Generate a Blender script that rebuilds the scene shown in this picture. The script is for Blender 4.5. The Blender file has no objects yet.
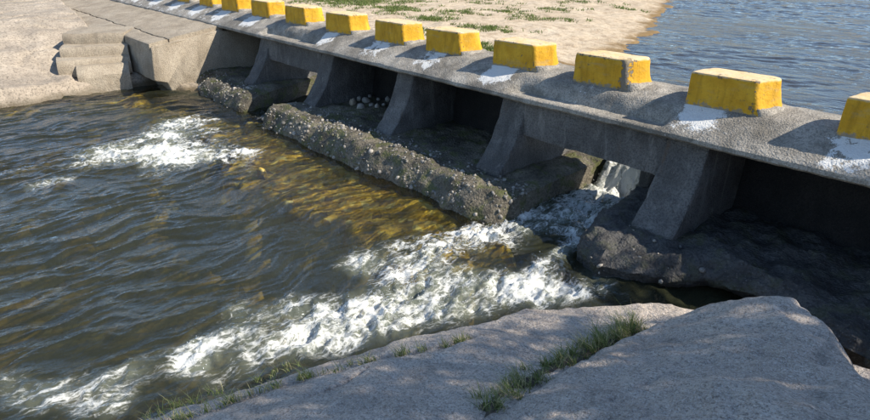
import bpy, bmesh, math, random
import numpy as np
from mathutils import Vector, Matrix

R = math.radians
random.seed(7)
rng = np.random.default_rng(7)
scn = bpy.context.scene
col = scn.collection

# ------------------------------------------------------------------ camera
# world axes: X runs along the bridge (towards the right bank), Y points upstream, Z up.
CAM_H, FPX, PX0, PY0 = 1.8, 640.0, 435.0, 210.0
PITCH, HEAD = R(23.4036), R(40.4709)
cam = bpy.data.cameras.new('camera')
cam.sensor_width = 36.0
cam.lens = FPX / 870.0 * 36.0
cam.clip_start = 0.05
cam.clip_end = 3000.0
cam_ob = bpy.data.objects.new('camera', cam)
cam_ob.location = (0, 0, CAM_H)
cam_ob.rotation_euler = (R(90) - PITCH, 0, R(90) - HEAD)
col.objects.link(cam_ob)
scn.camera = cam_ob

# ------------------------------------------------------------------ sky, sun, exposure
SUN_EL, SUN_AZ = R(40), R(30)          # azimuth counted from +X towards +Y
world = bpy.data.worlds.new('World')
scn.world = world
world.use_nodes = True
wn = world.node_tree.nodes
wl = world.node_tree.links
for n in list(wn):
    wn.remove(n)
sky = wn.new('ShaderNodeTexSky')
sky.sky_type = 'NISHITA'
sky.sun_disc = False
sky.sun_elevation = SUN_EL
sky.sun_rotation = R(90) - SUN_AZ
sky.air_density = 1.0
sky.dust_density = 0.25
sky.ozone_density = 3.0
bg = wn.new('ShaderNodeBackground')
bg.inputs[1].default_value = 0.145
wo = wn.new('ShaderNodeOutputWorld')
wl.new(sky.outputs[0], bg.inputs[0])
wl.new(bg.outputs[0], wo.inputs[0])
sun = bpy.data.lights.new('sun', 'SUN')
sun.energy = 5.0
sun.angle = R(0.5)
sun.color = (1.0, 0.93, 0.82)
sun_ob = bpy.data.objects.new('sun', sun)
sdir = Vector((math.cos(SUN_EL) * math.cos(SUN_AZ), math.cos(SUN_EL) * math.sin(SUN_AZ), math.sin(SUN_EL)))
sun_ob.rotation_euler = sdir.to_track_quat('Z', 'Y').to_euler()
sun_ob.location = (20, 20, 30)
col.objects.link(sun_ob)
vs = scn.view_settings
vs.view_transform = 'Standard'
vs.look = 'None'
vs.exposure = 0.6
vs.gamma = 1.0
vs.use_curve_mapping = False
scn.render.engine = 'CYCLES'
scn.cycles.max_bounces = 8
scn.cycles.transparent_max_bounces = 10


# ------------------------------------------------------------------ helpers: pixels to points
def ray(px, py):
    x, y, z = px - PX0, PY0 - py, FPX
    F = z * math.cos(PITCH) + y * math.sin(PITCH)
    U = y * math.cos(PITCH) - z * math.sin(PITCH)
    L = -x
    return np.array([-(math.cos(HEAD) * F + math.sin(HEAD) * L), math.sin(HEAD) * F - math.cos(HEAD) * L, U])


def onz(px, py, z):
    r = ray(px, py)
    t = (z - CAM_H) / r[2]
    return np.array([r[0] * t, r[1] * t, z])


# ------------------------------------------------------------------ helpers: noise
def _hash(ix, iy, iz, seed):
    h = (ix.astype(np.int64) * 374761393 + iy.astype(np.int64) * 668265263 + iz.astype(np.int64) * 2147483647 + seed * 1274126177) & 0xFFFFFFFF
    h = ((h ^ (h >> 13)) * 1274126177) & 0xFFFFFFFF
    h = ((h ^ (h >> 16)) * 2246822519) & 0xFFFFFFFF
    return (h ^ (h >> 15)) & 0xFFFFFFFF


def vn(x, y, z=None, seed=0):
    """value-gradient noise, about -1..1"""
    x = np.asarray(x, float); y = np.asarray(y, float)
    ix = np.floor(x); iy = np.floor(y)
    fx = x - ix; fy = y - iy
    u = fx * fx * fx * (fx * (fx * 6 - 15) + 10); v = fy * fy * fy * (fy * (fy * 6 - 15) + 10)

    def g2(h, dx, dy):
        a = (h & 1023) * (2 * math.pi / 1024)
        return np.cos(a) * dx + np.sin(a) * dy
    if z is None:
        zz = np.zeros_like(ix)
        n00 = g2(_hash(ix, iy, zz, seed), fx, fy); n10 = g2(_hash(ix + 1, iy, zz, seed), fx - 1, fy)
        n01 = g2(_hash(ix, iy + 1, zz, seed), fx, fy - 1); n11 = g2(_hash(ix + 1, iy + 1, zz, seed), fx - 1, fy - 1)
        return 1.5 * ((n00 * (1 - u) + n10 * u) * (1 - v) + (n01 * (1 - u) + n11 * u) * v)
    z = np.asarray(z, float)
    iz = np.floor(z); fz = z - iz
    w = fz * fz * fz * (fz * (fz * 6 - 15) + 10)

    def g3(i, j, k):
        h = _hash(ix + i, iy + j, iz + k, seed)
        a = (h & 1023) * (2 * math.pi / 1024); c = ((h >> 10) & 1023) / 511.5 - 1
        s = np.sqrt(np.maximum(0, 1 - c * c))
        return s * np.cos(a) * (fx - i) + s * np.sin(a) * (fy - j) + c * (fz - k)
    r = 0
    for k in (0, 1):
        wk = w if k else 1 - w
        r = r + wk * ((g3(0, 0, k) * (1 - u) + g3(1, 0, k) * u) * (1 - v) + (g3(0, 1, k) * (1 - u) + g3(1, 1, k) * u) * v)
    return 1.5 * r


def fbm(x, y, z=None, oct=4, seed=0, gain=0.5):
    s, a, f = 0, 1.0, 1.0
    for o in range(oct):
        s = s + a * vn(x * f, y * f, None if z is None else z * f, seed + o * 17)
        a *= gain; f *= 2.03
    return s


def smooth(a, b, x):
    t = np.clip((np.asarray(x, float) - a) / (b - a), 0, 1)
    return t * t * (3 - 2 * t)


def seg_dist(x, y, pts, closed=False):
    d = np.full(np.shape(x), 1e9)
    n = len(pts)
    for i in range(n if closed else n - 1):
        ax, ay = pts[i][:2]; bx, by = pts[(i + 1) % n][:2]
        vx, vy = bx - ax, by - ay
        t = np.clip(((x - ax) * vx + (y - ay) * vy) / (vx * vx + vy * vy + 1e-12), 0, 1)
        d = np.minimum(d, np.hypot(x - ax - t * vx, y - ay - t * vy))
    return d


def inside(x, y, pts):
    r = np.zeros(np.shape(x), bool)
    n = len(pts)
    for i in range(n):
        ax, ay = pts[i][:2]; bx, by = pts[(i + 1) % n][:2]
        c = ((ay > y) != (by > y)) & (x < (bx - ax) * (y - ay) / (by - ay + 1e-12) + ax)
        r ^= c
    return r


def sdist(x, y, pts):
    d = seg_dist(x, y, pts, True)
    return np.where(inside(x, y, pts), -d, d)


def tps(P, lam=1e-3):
    """smooth height surface through control points (x, y, z)"""
    P = np.array(P, float)
    def K(r): return np.where(r > 1e-9, r * r * np.log(r + 1e-12), 0)
    n = len(P)
    r = np.hypot(P[:, None, 0] - P[None, :, 0], P[:, None, 1] - P[None, :, 1])
    A = np.zeros((n + 3, n + 3))
    A[:n, :n] = K(r) + lam * np.eye(n)
    A[:n, n] = 1; A[:n, n + 1:] = P[:, :2]; A[n, :n] = 1; A[n + 1:, :n] = P[:, :2].T
    w = np.linalg.solve(A, np.concatenate([P[:, 2], [0, 0, 0]]))
    def f(x, y):
        s = w[n] + w[n + 1] * x + w[n + 2] * y
        for i in range(n):
            s = s + w[i] * K(np.hypot(x - P[i, 0], y - P[i, 1]))
        return s
    return f


# ------------------------------------------------------------------ helpers: objects
def tag(o, label=None, cat=None, group=None, kind=None):
    if label: o['label'] = label
    if cat: o['category'] = cat
    if group: o['group'] = group
    if kind: o['kind'] = kind
    return o


def link(name, me, mat=None, parent=None):
    o = bpy.data.objects.new(name, me)
    col.objects.link(o)
    if mat is not None and me is not None and not me.materials:
        me.materials.append(mat)
    if parent is not None:
        o.parent = parent
    return o


def empty(name, loc=(0, 0, 0)):
    o = bpy.data.objects.new(name, None)
    o.empty_display_size = 0.2
    o.location = loc
    col.objects.link(o)
    return o


def raw_mesh(name, V, F, smoothed=True):
    """V (n,3), F list of faces or an (m,3|4) array"""
    me = bpy.data.meshes.new(name)
    V = np.asarray(V, np.float32)
    if isinstance(F, np.ndarray):
        k = F.shape[1]
        me.vertices.add(len(V)); me.vertices.foreach_set('co', V.ravel())
        me.loops.add(F.size); me.loops.foreach_set('vertex_index', F.astype(np.int32).ravel())
        me.polygons.add(len(F)); me.polygons.foreach_set('loop_start', np.arange(0, F.size, k, dtype=np.int32))
        me.update(calc_edges=True)
    else:
        me.from_pydata(V.tolist(), [], [list(f) for f in F])
        me.update()
    if smoothed:
        me.polygons.foreach_set('use_smooth', np.ones(len(me.polygons), bool))
    me.validate()
    return me


def attr(me, name, vals):
    a = me.attributes.new(name, 'FLOAT', 'POINT')
    a.data.foreach_set('value', np.asarray(vals, np.float32).ravel())


def grid_mesh(name, X, Y, Z, keep=None):
    ny, nx = X.shape
    idx = np.arange(nx * ny).reshape(ny, nx)
    F = np.stack([idx[:-1, :-1], idx[:-1, 1:], idx[1:, 1:], idx[1:, :-1]], -1).reshape(-1, 4)
    V = np.stack([X, Y, Z], -1).reshape(-1, 3)
    rem = None
    if keep is not None:
        k = keep.ravel()
        F = F[k[F].all(1)]
        used = np.zeros(len(V), bool); used[F.ravel()] = True
        rem = np.cumsum(used) - 1
        F = rem[F]; V = V[used]; rem = used
    return raw_mesh(name, V, F), rem


def loft(name, loops, caps=True):
    L = np.asarray(loops, float)
    n, m, _ = L.shape
    V = L.reshape(-1, 3)
    F = []
    for i in range(n - 1):
        for j in range(m):
            k = (j + 1) % m
            F.append((i * m + j, i * m + k, (i + 1) * m + k, (i + 1) * m + j))
    if caps:
        F.append(tuple(range(m - 1, -1, -1)))
        F.append(tuple((n - 1) * m + j for j in range(m)))
    me = raw_mesh(name, V, F)
    bm = bmesh.new(); bm.from_mesh(me)
    bmesh.ops.recalc_face_normals(bm, faces=bm.faces)
    bm.to_mesh(me); bm.free()
    return me


def roughen(me, amp, freq, oct=3, seed=0, off=(0, 0, 0), sharp=38):
    n = len(me.vertices)
    co = np.zeros(n * 3, np.float32); me.vertices.foreach_get('co', co); co = co.reshape(-1, 3)
    no = np.zeros(n * 3, np.float32); me.vertex_normals.foreach_get('vector', no); no = no.reshape(-1, 3)
    c = co.astype(float) + np.array(off)
    d = fbm(c[:, 0] * freq, c[:, 1] * freq, c[:, 2] * freq, oct, seed) * amp
    co = co + no * d[:, None]
    me.vertices.foreach_set('co', co.astype(np.float32).ravel()); me.update()
    if sharp:
        me.set_sharp_from_angle(angle=R(sharp))
    return me


def resample(poly, step, closed=True):
    P = [np.array(p, float) for p in poly]
    out = []
    n = len(P)
    for i in range(n if closed else n - 1):
        a, b = P[i], P[(i + 1) % n]
        k = max(1, int(round(np.linalg.norm(b - a) / step)))
        for j in range(k):
            out.append(a + (b - a) * j / k)
    if not closed:
        out.append(P[-1])
    return np.array(out)


def chaikin(poly, it=1, closed=True):
    P = [np.array(p, float) for p in poly]
    for _ in range(it):
        Q = []
        n = len(P)
        for i in range(n if closed else n - 1):
            a, b = P[i], P[(i + 1) % n]
            Q += [a * .75 + b * .25, a * .25 + b * .75]
        P = Q
    return P


def bevel_profile(poly, r):
    """cut each corner of a closed polygon by r"""
    P = [np.array(p, float) for p in poly]
    Q = []
    n = len(P)
    for i in range(n):
        a, b, c = P[i - 1], P[i], P[(i + 1) % n]
        d1 = (a - b); l1 = np.linalg.norm(d1); d2 = (c - b); l2 = np.linalg.norm(d2)
        q = min(r, .45 * l1, .45 * l2)
        p1 = b + d1 / l1 * q; p2 = b + d2 / l2 * q
        Q += [p1, (p1 + p2) / 2 * .5 + b * .5, p2]
    return Q


def prism_x(name, prof, x0, x1, step=.06, bev=.015, shear=None):
    """profile in (Y,Z) extruded along X with bevelled ends"""
    pr = resample(bevel_profile(prof, bev), step)
    c = pr.mean(0)
    xs = [x0, x0 + bev * .4] + list(np.linspace(x0 + bev, x1 - bev, max(2, int(abs(x1 - x0) / step)))) + [x1 - bev * .4, x1]
    loops = []
    for i, x in enumerate(xs):
        ins = bev if i in (0, len(xs) - 1) else (bev * .4 if i in (1, len(xs) - 2) else 0)
        d = pr - c
        l = np.linalg.norm(d, axis=1, keepdims=True)
        q = pr - d / l * ins
        loops.append(np.column_stack([np.full(len(q), x), q]))
    return loft(name, loops)


# ------------------------------------------------------------------ helpers: materials
class NT:
    def __init__(self, name):
        self.m = bpy.data.materials.new(name)
        self.m.use_nodes = True
        self.t = self.m.node_tree
        for n in list(self.t.nodes):
            self.t.nodes.remove(n)
        self.out = self.t.nodes.new('ShaderNodeOutputMaterial')
        self.tc = self.t.nodes.new('ShaderNodeTexCoord')
        self.obj = self.tc.outputs['Object']

    def n(self, typ, ins=(), **kw):
        nd = self.t.nodes.new(typ)
        for k, v in kw.items():
            setattr(nd, k, v)
        for k, v in (ins.items() if isinstance(ins, dict) else enumerate(ins)):
            if v is None:
                continue
            if isinstance(v, bpy.types.NodeSocket):
                self.t.links.new(v, nd.inputs[k])
            else:
                s = nd.inputs[k]
                if s.type == 'RGBA' and hasattr(v, '__len__') and len(v) == 3:
                    v = (*v, 1)
                s.default_value = v
        return nd

    def mapp(self, scale=(1, 1, 1), rot=(0, 0, 0), loc=(0, 0, 0)):
        return self.n('ShaderNodeMapping', {'Vector': self.obj, 'Scale': scale, 'Rotation': rot, 'Location': loc}).outputs[0]

    def noise(self, scale, detail=4, rough=.55, dist=0, vec=None):
        return self.n('ShaderNodeTexNoise', {'Vector': vec or self.obj, 'Scale': scale, 'Detail': detail, 'Roughness': rough, 'Distortion': dist}).outputs[0]

    def vor(self, scale, vec=None, feature='F1', out=0, rand=1.0):
        return self.n('ShaderNodeTexVoronoi', {'Vector': vec or self.obj, 'Scale': scale, 'Randomness': rand}, feature=feature).outputs[out]

    def ramp(self, fac, stops, interp='LINEAR'):
        nd = self.n('ShaderNodeValToRGB', {0: fac})
        cr = nd.color_ramp
        cr.interpolation = interp
        while len(cr.elements) > len(stops):
            cr.elements.remove(cr.elements[-1])
        while len(cr.elements) < len(stops):
            cr.elements.new(0.5)
        for e, (p, c) in zip(cr.elements, stops):
            e.position = p
            e.color = (*c, 1) if hasattr(c, '__len__') else (c, c, c, 1)
        return nd.outputs[0]

    def mix(self, fac, a, b, mode='MIX'):
        nd = self.n('ShaderNodeMix', data_type='RGBA', blend_type=mode)
        for k, v in ((0, fac), (6, a), (7, b)):
            if isinstance(v, bpy.types.NodeSocket):
                self.t.links.new(v, nd.inputs[k])
            else:
                nd.inputs[k].default_value = (*v, 1) if hasattr(v, '__len__') else (v if k == 0 else (v, v, v, 1))
        return nd.outputs[2]

    def math(self, op, a, b=0.0, c=0.0, clamp=False):
        nd = self.n('ShaderNodeMath', [a, b, c], operation=op)
        nd.use_clamp = clamp
        return nd.outputs[0]

    def attr(self, name):
        return self.n('ShaderNodeAttribute', attribute_name=name).outputs['Fac']

    def bump(self, h, strength=.5, dist=.02, normal=None):
        return self.n('ShaderNodeBump', {'Strength': strength, 'Distance': dist, 'Height': h, 'Normal': normal}).outputs[0]

    def bsdf(self, color, rough=.8, normal=None, spec=.3, **kw):
        d = {'Base Color': color, 'Roughness': rough, 'Specular IOR Level': spec}
        if normal is not None:
            d['Normal'] = normal
        d.update(kw)
        return self.n('ShaderNodeBsdfPrincipled', d).outputs[0]

    def done(self, sh):
        self.t.links.new(sh, self.out.inputs[0])
        return self.m


def mat_concrete(name, dark, light, grain=1.0, damp=0.0, paint=False, bumps=1.0, moss=0.0, boards=False, stain=False):
    t = NT(name)
    big = t.noise(1.6, 5, .6, .4)
    c = t.mix(t.ramp(big, [(.35, 0.0), (.68, 1.0)]), dark, light)
    stn = t.noise(1.0, 5, .65, .8, t.mapp((3.2, 3.2, .7)))
    c = t.mix(t.math('MULTIPLY', t.ramp(stn, [(.5, 0.0), (.72, 1.0)]), .55), c, tuple(v * .42 for v in dark))
    gr = t.noise(46 * grain, 3, .7)
    c = t.mix(t.math('MULTIPLY', t.ramp(gr, [(.42, 1.0), (.52, 0.0)]), .55), c, tuple(v * .5 for v in dark))
    v = t.vor(52 * grain)
    c = t.mix(t.math('MULTIPLY', t.ramp(v, [(.12, 1.0), (.24, 0.0)]), .5), c, tuple(min(1, x * 1.5 + .02) for x in light))
    if moss:
        mo = t.noise(5, 5, .65, .3)
        c = t.mix(t.math('MULTIPLY', t.ramp(mo, [(.5, 0.0), (.62, 1.0)]), moss), c, (.075, .085, .018))
    if stain:
        sn = t.noise(2.6, 6, .7, .5)
        c = t.mix(t.math('MULTIPLY', t.ramp(sn, [(.5, 0.0), (.63, 1.0)]), .6), c, (.13, .115, .09))
    if paint:
        pt = t.attr('paint')
        wn_ = t.math('ADD', pt, t.math('MULTIPLY', t.math('SUBTRACT', t.noise(7, 6, .75, .5), .5), 2.6))
        gn = t.math('MULTIPLY', t.math('SUBTRACT', t.noise(70, 2, .6), .5), .9)
        f = t.ramp(t.math('ADD', wn_, gn), [(.5, 0.0), (.62, 1.0)])
        c = t.mix(t.math('MULTIPLY', f, .8), c, (.74, .73, .69))
    h = t.math('ADD', t.math('MULTIPLY', gr, .5), t.math('MULTIPLY', t.math('SUBTRACT', 1.0, v), .35))
    if boards:
        zc = t.n('ShaderNodeSeparateXYZ', [t.obj]).outputs[2]
        zz = t.math('ADD', t.math('MULTIPLY', zc, 5.6), t.math('MULTIPLY', t.noise(2.5, 3), .35))
        fr_ = t.math('FRACT', zz)
        ln = t.ramp(fr_, [(0.0, 1.0), (.07, 0.0), (.95, 0.0), (1.0, 1.0)])
        ln = t.math('MULTIPLY', ln, t.ramp(t.noise(1.3, 3), [(.5, 0.0), (.62, 1.0)]))
        c = t.mix(t.math('MULTIPLY', ln, .16), c, tuple(x * .4 for x in dark))
        h = t.math('SUBTRACT', h, t.math('MULTIPLY', ln, .3))
        ef = t.ramp(t.noise(1.0, 6, .7, .6, t.mapp((6, 6, 1.1))), [(.56, 0.0), (.72, 1.0)])
        c = t.mix(t.math('MULTIPLY', ef, .5), c, (.34, .32, .29))
        rs = t.ramp(t.noise(1.0, 5, .7, .4, t.mapp((4, 4, .5), (0, 0, 0), (3, 1, 2))), [(.62, 0.0), (.72, 1.0)])
        c = t.mix(t.math('MULTIPLY', rs, .5), c, (.12, .07, .035))
    h = t.math('ADD', h, t.math('MULTIPLY', t.noise(11, 4, .6), .9))
    nm = t.bump(h, .9 * bumps, .024)
    return t.done(t.bsdf(c, .9 - .35 * damp, nm, .25 + .3 * damp))


def mat_granite(name, cols, speck=1.0, bump=.6, lichen=(.1, .1, .09), strong=False, wetz=None):
    t = NT(name)
    big = t.noise(.9, 5, .6, .5)
    c = t.mix(t.ramp(big, [(.35, 0.0), (.68, 1.0)]), cols[0], cols[1])
    mid = t.noise(5.5, 5, .7, .3)
    c = t.mix(t.math('MULTIPLY', t.ramp(mid, [(.42, 0.0), (.72, 1.0)]), .6), c, cols[2])
    g1 = t.noise(38 * speck, 3, .75)
    c = t.mix(t.math('MULTIPLY', t.ramp(g1, [(.36, 1.0), (.5, 0.0)]), .75), c, tuple(v * .33 for v in cols[0]))
    g2 = t.vor(60 * speck)
    c = t.mix(t.math('MULTIPLY', t.ramp(g2, [(.15, 1.0), (.3, 0.0)]), .45), c, tuple(min(.8, v * 1.45) for v in cols[1]))
    if strong:
        bl = t.noise(1.7, 6, .65, .7)
        c = t.mix(t.math('MULTIPLY', t.ramp(bl, [(.44, 0.0), (.6, 1.0)]), .45), c, (.36, .285, .225))
        vc = t.noise(1.0, 6, .6, 1.2, t.mapp((.8, 1.6, 1), (0, 0, R(40)), (4, 2, 0)))
        crk = t.ramp(vc, [(.488, 0.0), (.498, 1.0), (.502, 1.0), (.512, 0.0)])
        c = t.mix(t.math('MULTIPLY', crk, .12), c, (.12, .10, .08))
        sk = t.noise(1.0, 5, .75, .5, t.mapp((22, 34, 26), (0, 0, R(25))))
        c = t.mix(t.math('MULTIPLY', t.ramp(sk, [(.50, 0.0), (.66, 1.0)]), .6), c, (.15, .125, .105))
        gs = t.noise(95, 2, .6)
        c = t.mix(t.math('MULTIPLY', t.ramp(gs, [(.54, 0.0), (.62, 1.0)]), .6), c, (.70, .64, .57))
    li = t.noise(2.3, 7, .72, .6)
    c = t.mix(t.math('MULTIPLY', t.ramp(li, [(.55, 0.0), (.7, 1.0)]), .5), c, lichen)
    h = t.math('ADD', t.math('MULTIPLY', g1, .4), t.math('MULTIPLY', mid, 1.0))
    h = t.math('ADD', h, t.math('MULTIPLY', t.noise(16, 4, .65), .6))
    rg = .85
    if wetz is not None:
        z = t.n('ShaderNodeSeparateXYZ', [t.obj]).outputs[2]
        zz = t.math('ADD', z, t.math('MULTIPLY', t.noise(3, 4), .16))
        wet = t.ramp(t.math('SUBTRACT', zz, wetz - .5), [(.56, 1.0), (.68, 0.0)])
        c = t.mix(t.math('MULTIPLY', wet, .8), c, (.07, .05, .022))
        rg = t.mix(wet, .85, .4)
    if strong:
        h = t.math('SUBTRACT', t.math('ADD', h, t.math('MULTIPLY', sk, .5)), t.math('MULTIPLY', crk, .1))
    return t.done(t.bsdf(c, rg, t.bump(h, bump, .05 if strong else .025), .25))


M = {}
M['deck'] = mat_concrete('rough_concrete', (.20, .18, .148), (.46, .415, .345), paint=True, bumps=.75, stain=True)
M['pier'] = mat_concrete('damp_concrete', (.085, .08, .074), (.175, .166, .153), damp=.2, boards=True)
M['inner'] = mat_concrete('shade_dark_concrete', (.013, .012, .011), (.03, .027, .024), damp=.2)  # near-black base puts the deep shade of the bays into the colour
M['wall'] = mat_concrete('pale_concrete', (.30, .245, .175), (.45, .38, .285), bumps=.9)
M['footing'] = mat_concrete('rubble_concrete', (.05, .043, .03), (.215, .185, .135), grain=.6, damp=.35, moss=.7, bumps=1.2)
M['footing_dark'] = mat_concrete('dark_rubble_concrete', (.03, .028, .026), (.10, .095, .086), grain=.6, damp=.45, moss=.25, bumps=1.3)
M['granite_near'] = mat_granite('grey_granite', ((.56, .465, .375), (.70, .59, .48), (.44, .36, .285)), 1.3, 1.0, strong=True)
M['granite_far'] = mat_granite('beige_granite', ((.32, .265, .20), (.46, .385, .295), (.21, .172, .13)), .55, .7, lichen=(.19, .155, .115), wetz=-1.58)


def mat_stone():
    t = NT('river_stone')
    s = t.n('ShaderNodeNewGeometry').outputs['Random Per Island']
    c = t.ramp(s, [(0, (.06, .052, .04)), (.35, (.14, .12, .092)), (.75, (.28, .245, .19)), (1, (.46, .40, .32))])
    c = t.mix(.35, c, t.ramp(t.noise(40, 3), [(.3, .08), (.7, .4)]))
    mo = t.ramp(t.noise(3.1, 5, .65, .3), [(.54, 0.0), (.66, 1.0)])
    c = t.mix(t.math('MULTIPLY', mo, .65), c, (.09, .095, .03))
    return t.done(t.bsdf(c, .75, t.bump(t.noise(30, 4), .5, .01), .3))


M['stone'] = mat_stone()


def mat_yellow():
    t = NT('worn_yellow_paint')
    z = t.n('ShaderNodeSeparateXYZ', [t.obj]).outputs[2]
    rnd = t.n('ShaderNodeObjectInfo').outputs['Random']
    t.obj = t.n('ShaderNodeVectorMath', [t.obj, t.n('ShaderNodeCombineXYZ', [t.math('MULTIPLY', rnd, 37.0), t.math('MULTIPLY', rnd, 11.0), 0.0]).outputs[0]]).outputs[0]
    n1 = t.noise(4.5, 5, .6, .4)
    c = t.mix(t.ramp(n1, [(.35, 0.0), (.7, 1.0)]), (.53, .275, .018), (.68, .39, .035))
    drip = t.noise(1.0, 5, .7, .5, t.mapp((9, 9, 1.6)))
    c = t.mix(t.math('MULTIPLY', t.ramp(drip, [(.48, 0.0), (.68, 1.0)]), .6), c, (.30, .16, .015))
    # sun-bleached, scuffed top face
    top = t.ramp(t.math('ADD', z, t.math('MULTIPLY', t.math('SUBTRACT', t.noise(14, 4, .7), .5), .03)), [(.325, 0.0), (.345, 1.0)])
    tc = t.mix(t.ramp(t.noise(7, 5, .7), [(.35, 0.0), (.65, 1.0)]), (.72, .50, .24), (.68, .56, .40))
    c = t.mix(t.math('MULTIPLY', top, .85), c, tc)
    # bare concrete where the paint has chipped, and grime along the foot
    chip = t.math('ADD', t.noise(13, 5, .7), t.math('MULTIPLY', t.attr('edge'), .17))
    f = t.ramp(chip, [(.655, 0.0), (.69, 1.0)])
    c = t.mix(f, c, (.20, .17, .13))
    gsp = t.ramp(t.noise(28, 4, .75), [(.60, 0.0), (.68, 1.0)])
    c = t.mix(t.math('MULTIPLY', gsp, .55), c, (.24, .15, .04))
    scf = t.ramp(t.noise(1.0, 5, .7, .3, t.mapp((3, 3, 9))), [(.56, 0.0), (.68, 1.0)])
    c = t.mix(t.math('MULTIPLY', scf, .4), c, (.40, .30, .14))
    foot = t.math('SUBTRACT', .07, z)
    foot = t.math('ADD', t.math('MULTIPLY', foot, 8), t.math('MULTIPLY', t.math('SUBTRACT', t.noise(12, 5, .7), .5), 2.0))
    f2 = t.ramp(foot, [(.42, 0.0), (.6, 1.0)])
    c = t.mix(t.math('MULTIPLY', f2, .85), c, (.26, .225, .17))
    h = t.math('ADD', t.math('MULTIPLY', t.noise(35, 4, .6), .5), t.math('MULTIPLY', f, -.6))
    return t.done(t.bsdf(c, .8, t.bump(t.math('ADD', h, t.math('MULTIPLY', t.noise(9, 4), .8)), .8, .02), .2))


M['yellow'] = mat_yellow()


def mat_sand():
    t = NT('river_sand')
    c = t.mix(t.ramp(t.noise(.5, 5, .6, .3), [(.3, 0.0), (.7, 1.0)]), (.47, .37, .25), (.60, .49, .35))
    c = t.mix(t.math('MULTIPLY', t.ramp(t.noise(3.5, 6, .75), [(.46, 0.0), (.62, 1.0)]), .65), c, (.28, .20, .125))
    c = t.mix(t.math('MULTIPLY', t.ramp(t.noise(20, 3, .7), [(.55, 0.0), (.7, 1.0)]), .45), c, (.2, .15, .10))
    w = t.math('ADD', t.attr('wet'), t.math('MULTIPLY', t.math('SUBTRACT', t.noise(2.5, 5, .6), .5), .8))  # mask holds the wet margin and the darker band
    f = t.ramp(w, [(.4, 0.0), (.75, 1.0)])
    c = t.mix(t.math('MULTIPLY', f, .85), c, (.17, .10, .028))
    h = t.math('ADD', t.noise(4, 6, .7), t.math('MULTIPLY', t.noise(22, 3), .4))
    return t.done(t.bsdf(c, .9, t.bump(h, .9, .06), .2))


M['sand'] = mat_sand()


def mat_bed():
    t = NT('river_bed')
    a = t.n('ShaderNodeSeparateColor', [t.vor(9.5, t.mapp((1, 1, .3)), out=1)]).outputs[0]
    c = t.ramp(a, [(0, (.30, .165, .02)), (.4, (.64, .37, .045)), (.8, (.78, .50, .10)), (1, (.75, .60, .30))])
    c = t.mix(t.math('MULTIPLY', t.ramp(t.noise(1.4, 5, .6), [(.42, 0.0), (.6, 1.0)]), .6), c, (.16, .13, .025))
    c = t.mix(t.math('MULTIPLY', t.ramp(t.noise(9, 4, .7), [(.5, 0.0), (.7, 1.0)]), .5), c, (.10, .075, .02))
    return t.done(t.bsdf(c, .8, t.bump(t.vor(6.5), .6, .05), .3))


M['bed'] = mat_bed()


def mat_terrain():
    t = NT('dry_hillside')
    c = t.mix(t.ramp(t.noise(.09, 6, .65), [(.35, 0.0), (.65, 1.0)]), (.22, .17, .10), (.09, .085, .035))
    c = t.mix(t.math('MULTIPLY', t.ramp(t.noise(.6, 5, .7), [(.45, 0.0), (.65, 1.0)]), .6), c, (.30, .23, .14))
    return t.done(t.bsdf(c, .9, t.bump(t.noise(.8, 6, .7), .6, .5), .2))


M['terrain'] = mat_terrain()


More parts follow.
